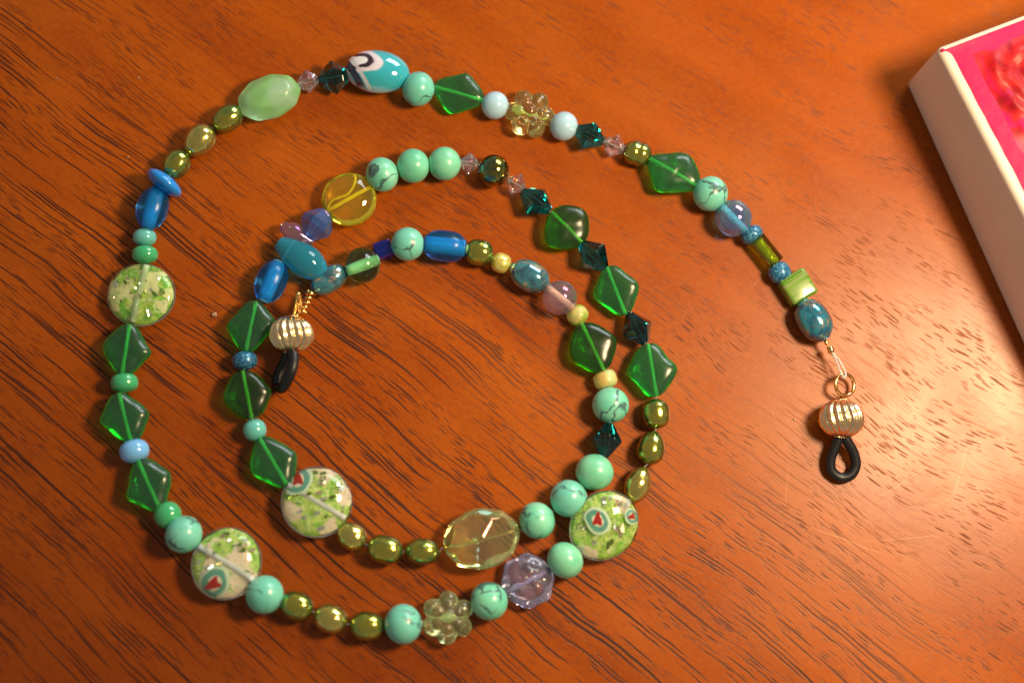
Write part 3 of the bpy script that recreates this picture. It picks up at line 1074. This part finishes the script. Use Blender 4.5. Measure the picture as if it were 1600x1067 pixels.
def lampoval():
    m, L, Wm, a, b = frame((539, 107), (640, 118), 68, 2.9, 0, 0.0)
    A, B, C = L / 2, Wm / 2, 2.7
    vs = [Vector((d.x * A, d.y * B, d.z * C)) for d in ICO4[0]]
    add('aqua_lampwork_bead', new_mesh('aqua_lampwork_bead', vs, ICO4[1], ['aqua_lampwork']), m, 'shiny aqua oval bead with a white and black loop pattern')
    thr(*shortened(a, b, 0.95))


lampoval()
turquoise((629, 134), (678, 145), 55)
diamond((678, 136), (754, 157), 68, 0.12, 0.36, seed=12, roll=0.2)
round_bead('seed_bead', (753, 159), (794, 171), 44, 'pale_blue_opaque', hole=0.2)
flower('flower_bead', (793, 170), (862, 187), 80, 'flower_olive_glass', 'olive yellow flower shaped glass bead with shiny bumps', rot=0.1)
round_bead('seed_bead', (860, 191), (902, 204), 46, 'pale_blue_opaque', hole=0.2)
bicone('bicone_bead', (899, 201), (943, 223), 50, 'teal_crystal')
bicone('bicone_bead', (944, 221), (975, 235), 37, 'clear_pink_crystal', nf=6)
pearl((974, 234), (1018, 247), 39, p=2.8, mod=lambda a, x: 1 - 0.10 * exp(-(x / 0.28) ** 2)).name = 'pearl_bead'
diamond((1015, 249), (1090, 291), 75, 0.20, 0.36, seed=13)
turquoise((1088, 287), (1132, 319), 56)
round_bead('glass_ball_bead', (1126, 321), (1166, 361), 57, 'blue_clear_glass', cr=0.40, cmat='blue_core', hole=0.25, p=2.4, label='clear blue glass ball with a pearly shine')
round_bead('seed_bead', (1167, 356), (1182, 378), 37, 'glitter_blue', p=2.6, hole=0.35)


def tubebead():
    m, L, Wm, a, b = frame((1181, 374), (1212, 413), 32, 1.6)
    vs, fs = lathe([(-L / 2 + .6, .5), (-L / 2, .55), (-L / 2, Wm / 2 * .92), (-L / 2 + .12, Wm / 2), (L / 2 - .12, Wm / 2), (L / 2, Wm / 2 * .92), (L / 2, .55), (L / 2 - .6, .5)], 28)
    o = add('tube_bead', new_mesh('tube_bead', vs, fs, ['lime_tube_glass'], smooth=False), m, 'short clear lime green glass tube')
    core(o, L, 0.6, 'lime_core', cover=0.98)
    thr(a, b)


solid('lime_core', (0.42, 0.50, 0.02), 0.15, metal=0.3)
tubebead()
round_bead('seed_bead', (1210, 411), (1226, 441), 36, 'glitter_blue', p=2.4, hole=0.3)
box_bead('tile_bead', (1233, 430), (1258, 469), 47, 3.0, 'striped_green', 0.7, label='small striped green square tile bead')
round_bead('barrel_bead', (1253, 471), (1290, 530), 52, 'teal_lustre', p=2.7, q=2.0, hole=0.35, label='dark blue barrel bead with a metallic lustre')

# ---- thread through all the beads
tp = []
for p in THREAD:
    q = p * 1000
    if not tp or (q - tp[-1]).length > 0.35:
        tp.append(q)
end = at(1298, 545, 3.0) * 1000
tp.append(end)
tp = [at(484, 458, 2.0) * 1000] + tp
vs, fs = tube(tp, 0.11, 6)
link('thread', new_mesh('thread', vs, fs, ['nylon_thread']), root, None, 'thin clear nylon thread')

# ---- end fittings
def ribbed(p0, p1, W, label=None, lift=0.0):
    z = W * 0.05 + lift
    m, L, Wm, a, b = frame(p0, p1, W, z)
    n = 16
    seg = n * 8
    def mod(an, x):
        sw = an + x * 0.10
        return 1 + 0.10 * (abs(cos(sw * n / 2)) ** 0.8 * 2 - 1) * (1 - (2 * x / L) ** 6 * 0.6)
    pr = []
    for i in range(61):
        a_ = -pi / 2 + pi * i / 60
        pr.append((sin(a_) * L / 2, max(cos(a_) ** 0.95 * Wm / 2, Wm * 0.13)))
    pr = [(-L / 2 + .4, Wm * .1)] + pr + [(L / 2 - .4, Wm * .1)]
    vs, fs = lathe(pr, seg, mod)
    return add('ribbed_metal_bead', new_mesh('ribbed_metal_bead', vs, fs, ['rose_gold']), m, label)


# outer end, lying flat with an open loop
ribbed((1317, 624), (1312, 684), 65, lift=0.2)
o = link('crimp_bead', new_mesh('crimp_bead', *lathe(barrel(1.3, 1.1, 3, 2.4, 0.3, 10), 12), ['gold']), root)
d = (at(1316, 583, 3) - at(1290, 532, 3)).normalized()
yy = Vector((0, 0, 1)).cross(d).normalized()
MF = Matrix((d, yy, d.cross(yy))).transposed().to_4x4()
o.matrix_local = Matrix.Translation(at(1298, 546, 3.0)) @ MF
o = link('crimp_bead', new_mesh('crimp_bead', *lathe(barrel(1.0, 0.7, 2, 2, 0.3, 8), 10), ['gold']), root)
o.matrix_local = Matrix.Translation(at(1291, 535, 2.9)) @ MF
pts = [at(1299, 549, 3.0) * 1000, at(1306, 562, 3.3) * 1000, at(1313, 580, 3.5) * 1000, at(1319, 590, 3.3) * 1000, at(1321, 582, 2.9) * 1000, at(1311, 563, 2.9) * 1000, at(1300, 549, 2.9) * 1000]
vs, fs = tube(catmull(pts, 6), 0.19, 6)
link('thread_loop', new_mesh('thread_loop', vs, fs, ['nylon_thread']), root)


def ring(c2, r, zc, tiltdir, tilt, name='wire_ring', wire=0.30, gap=0.0):
    c3 = at(*c2, zc) * 1000
    pts = []
    n = 40
    t1 = Vector(tiltdir).normalized()
    t2 = Vector((-t1.y, t1.x, 0)) * cos(tilt) + Vector((0, 0, 1)) * sin(tilt)
    for i in range(n):
        an = 2 * pi * i / n
        pts.append(c3 + t1 * (r * cos(an)) + t2 * (r * sin(an)))
    vs, fs = tube(pts, wire, 8, True)
    return link(name, new_mesh(name, vs, fs, ['gold']), root)


ring((1320, 601), 1.72, 2.3, (0.2, 1, 0), radians(22))


def rubber_loop(pts, label=None, r=0.82):
    P = catmull(pts, 7)
    vs, fs = tube(P, r, 14)
    return link('rubber_loop', new_mesh('rubber_loop', vs, fs, ['rubber']), root, None, label)


rp = [(1313, 676, 3.0), (1306, 696, 2.4), (1298, 716, 1.8), (1299, 735, 1.3), (1313, 746, 1.0), (1329, 742, 1.1), (1337, 726, 1.4), (1333, 706, 2.0), (1323, 688, 2.7), (1318, 676, 3.0)]
rubber_loop([at(x, y, z) * 1000 for x, y, z in rp])

# inner end, its rubber loop standing on edge
ribbed((459, 494), (452, 552), 65, lift=0.4)
rp = [(455, 546, 4.4), (459, 560, 5.0), (456, 578, 5.2), (449, 594, 4.4), (441, 606, 3.0), (433, 604, 1.4), (434, 590, 0.95), (441, 574, 1.0), (447, 560, 1.8), (450, 547, 2.6)]
rubber_loop([at(x, y, z) * 1000 for x, y, z in rp])
# hooked wire and its wrapping
wp = [(459, 495, 3.5), (461, 484, 4.0), (464, 468, 5.2), (466, 459, 5.6), (469, 464, 5.0), (470, 478, 3.8), (466, 490, 3.3), (459, 497, 3.3)]
vs, fs = tube(catmull([at(x, y, z) * 1000 for x, y, z in wp], 6), 0.27, 8)
link('wire_ring', new_mesh('wire_ring', vs, fs, ['gold']), root)
a0, a1 = at(487, 455, 2.2) * 1000, at(474, 487, 3.2) * 1000
dd = (a1 - a0); ln = dd.length; dd.normalize()
uu = dd.cross(Vector((0, 0, 1))).normalized(); ww = dd.cross(uu)
pts = []
for i in range(90):
    t_ = i / 89
    an = t_ * 2 * pi * 4.5
    rr = 0.62 * (1 - 0.35 * t_)
    pts.append(a0 + dd * (ln * t_) + uu * (rr * cos(an)) + ww * (rr * sin(an)))
vs, fs = tube(pts, 0.24, 7)
link('wire_wrap', new_mesh('wire_wrap', vs, fs, ['gold']), root)
vs, fs = tube(catmull([a0, (a0 + a1) / 2, a1, at(468, 486, 3.8) * 1000, at(465, 474, 4.6) * 1000], 5), 0.25, 7)
link('wire_link', new_mesh('wire_link', vs, fs, ['gold']), root)

# ------------------------------------------------------------------ the painted box
BH = 18.0
b0 = at(1415, 130, 0)
b1 = at(1600, 545, 0)
by = (b1 - b0).normalized()                 # along the left side, towards the viewer
bx = Vector((-by.y, by.x, 0))
if bx.x < 0: bx = -bx
bz = Vector((0, 0, 1))
box = bpy.data.objects.new('painted_box', None)
COL.objects.link(box)
box.empty_display_size = 0.01
MB_ = Matrix((bx, -by, bz)).transposed().to_4x4()
box.matrix_world = Matrix.Translation(b0) @ MB_
box['label'] = 'white block with a glossy pink and red painted top lying beside the coiled chain'
box['category'] = 'box'
t = NT('box_white')
c = t.co(rnd=False)
t.set(col=t.mix(t.smooth(t.noise(c, 0.08, 4, 0.6), 0.35, 0.7), (0.78, 0.68, 0.58), (0.82, 0.73, 0.63)), rough=0.5, coat=0.1)
t.bump(t.noise(c, 0.5, 3), 0.2, 0.0003)
M['box_white'] = t.m
t = NT('pink_paint')
t.set(col=(0.50, 0.002, 0.095), rough=0.5, spec=0.25)
t.bump(t.noise(t.co(rnd=False), 0.5, 3), 0.3, 0.0004)
M['pink_paint'] = t.m
t = NT('red_paint')
c = t.co(rnd=False)
f = t.noise(c, 0.14, 3, 0.6, 1.0)
cc_ = t.mix(t.smooth(f, 0.35, 0.6), (0.30, 0.004, 0.014), (0.56, 0.014, 0.016))
cc_ = t.mix(t.smooth(t.noise(c, 0.09, 2, 0.5, 2.0), 0.46, 0.60), cc_, (0.55, 0.008, 0.12))
cc_ = t.mix(t.smooth(t.noise(c, 0.12, 3, 0.6, 0.5), 0.60, 0.72), cc_, (0.22, 0.004, 0.01))
t.set(col=cc_, rough=0.38, spec=0.3)
M['red_paint'] = t.m
solid('violet_glass', (0.35, 0.25, 0.62), 0.1, coat=0.8)
solid('orange_glass', (0.85, 0.16, 0.02), 0.12, coat=0.8)
WX, WY = 95.0, 95.0
bm = bmesh.new()
bmesh.ops.create_cube(bm, size=1.0)
bmesh.ops.scale(bm, vec=(WX, WY, BH), verts=bm.verts)
bmesh.ops.translate(bm, vec=(WX / 2, -WY / 2, BH / 2), verts=bm.verts)
bmesh.ops.bevel(bm, geom=[e for e in bm.edges], offset=0.9, segments=4, affect='EDGES', profile=0.5)
vs = [v.co.copy() for v in bm.verts]; fs = [tuple(v.index for v in f_.verts) for f_ in bm.faces]
LEAN = 0.062                     # the left wall leans in towards its far end
vs = [Vector((v.x + (-v.y) * LEAN * (v.z / BH) * (1 - v.x / WX), v.y, v.z)) for v in vs]
bm.free()
link('box_body', new_mesh('box_body', vs, fs, ['box_white']), box)
# pink painted border: a wavy-edged skin on the top
NXG = 60
xs = [1.7 + 0 * i for i in range(2)]
gv, gf = [], []
n = 70
for j in range(n + 1):
    y = -0.75 - (WY - 1.6) * (j / n) ** 1.4
    l = 1.5 + LEAN * -y + 0.25 * noise.noise(Vector((y * 0.25, 0, 3))) + (-0.8 * exp(-((y + 0.75) / 0.6) ** 2))
    for i in range(5):
        x = l + (0, 0.25, 8, 40, WX - 2 - l)[i]
        z = BH + 0.06 + (0 if i else -0.10)
        gv.append((x, y, z))
for j in range(n):
    for i in range(4):
        a_ = j * 5 + i
        gf.append((a_, a_ + 5, a_ + 6, a_ + 1))
link('pink_border', new_mesh('pink_border', gv, gf, ['pink_paint']), box)
# small drip of pink over the corner
bv, bf = ico(2)
link('paint_drip', new_mesh('paint_drip', [(v.x * 0.55 + 0.75, v.y * 0.45 - 0.75, v.z * 0.9 + BH - 0.75) for v in bv], bf, ['pink_paint']), box)
# red relief of curled petals
gv, gf = [], []
n = 120
ctrs = [(12, -10, 9), (26, -14, 8), (15, -27, 9), (30, -31, 9), (42, -18, 8), (22, -44, 9), (40, -47, 9), (56, -30, 9), (60, -60, 9), (34, -66, 9), (78, -20, 9), (78, -45, 9), (60, -80, 9)]
for j in range(n + 1):
    for i in range(n + 1):
        x = 4.6 + 60 * (i / n)
        y = -3.0 - 84 * (j / n)
        wx = x + 0.7 * noise.noise(Vector((x * .3, y * .3, 0)))
        best = 0
        for (cx, cy, cr_) in ctrs:
            d_ = sqrt((wx - cx) ** 2 + (y - cy) ** 2)
            if d_ < cr_ * 1.15:
                an = math.atan2(y - cy, wx - cx)
                rdg = abs(sin(d_ * 1.25 + an * 1.0)) ** 0.6
                best = max(best, (1 - (d_ / (cr_ * 1.15)) ** 3) * (0.55 + 0.9 * rdg))
        ed = min(1, (i) / 4, (n - i) / 4, j / 3, (n - j) / 3)
        z = BH + 0.02 + (0.12 + 0.8 * best + 0.25 * noise.noise(Vector((x * .5, y * .5, 5)))) * ed + 0.04
        gv.append((x - (y + 3) * LEAN * 0.9 * (1 - i / n) + 0.9 * noise.noise(Vector((0, y * .2, 1))) * (1 - i / n), y, z))
for j in range(n):
    for i in range(n):
        a_ = j * (n + 1) + i
        gf.append((a_, a_ + n + 1, a_ + n + 2, a_ + 1))
link('red_relief', new_mesh('red_relief', gv, gf, ['red_paint']), box)
# little glass bits set in the paint
for k, (x, y, mt, s) in enumerate(((13.5, -17.5, 'violet_glass', .9), (17.0, -19.5, 'violet_glass', .6), (19, -13, 'orange_glass', 1.3), (24, -22, 'violet_glass', .8),
                                   (20.5, -30, 'orange_glass', 1.2), (12.2, -23, 'violet_glass', .6), (28, -24, 'orange_glass', 1.1))):
    me_ = new_mesh('glass_bit', [(v.x * s * 1.3, v.y * s, v.z * s * .7) for v in bv], bf, [mt])
    link('glass_bit', me_, box, Matrix.Translation(Vector((x, y, BH + 1.2)) * MM) @ Matrix.Rotation(k * 1.1, 4, 'Z'))

# ------------------------------------------------------------------ crumbs on the table
cv, cf = ico(2)
for k, (px, py, s, lab) in enumerate(((336, 492, .36, 'pale crumb between the outer and inner turns, right of the foil coin bead'),
                                      (217, 122, .14, 'tiny pale speck up and left of the gold pearls'),
                                      (89, 123, .11, 'faint pale speck nearest the upper left corner'),
                                      (200, 246, .15, 'thin pale splinter left of the bright blue disc bead'),
                                      (1241, 655, .15, 'small white speck left of the outer ribbed metal bead'),
                                      (1083, 760, .12, 'tiny bright speck to the right of the lowest gold pearl'))):
    v2 = [Vector((v.x * s * 1.2, v.y * s * .9, v.z * s * .7)) * (1 + 0.5 * noise.noise(v * 1.5 + Vector((k * 7, 0, 0)))) for v in cv]
    zb = min(v.z for v in v2)
    o = link('crumb', new_mesh('crumb', v2, cf, ['crumb'], smooth=False))
    o.location = at(px, py, 0) - Vector((0, 0, zb * MM + 0.00003))
    o.rotation_euler = (0, 0, k * 1.3)
    o['label'] = lab
    o['category'] = 'crumb'
    o['group'] = 'crumbs scattered on the table'
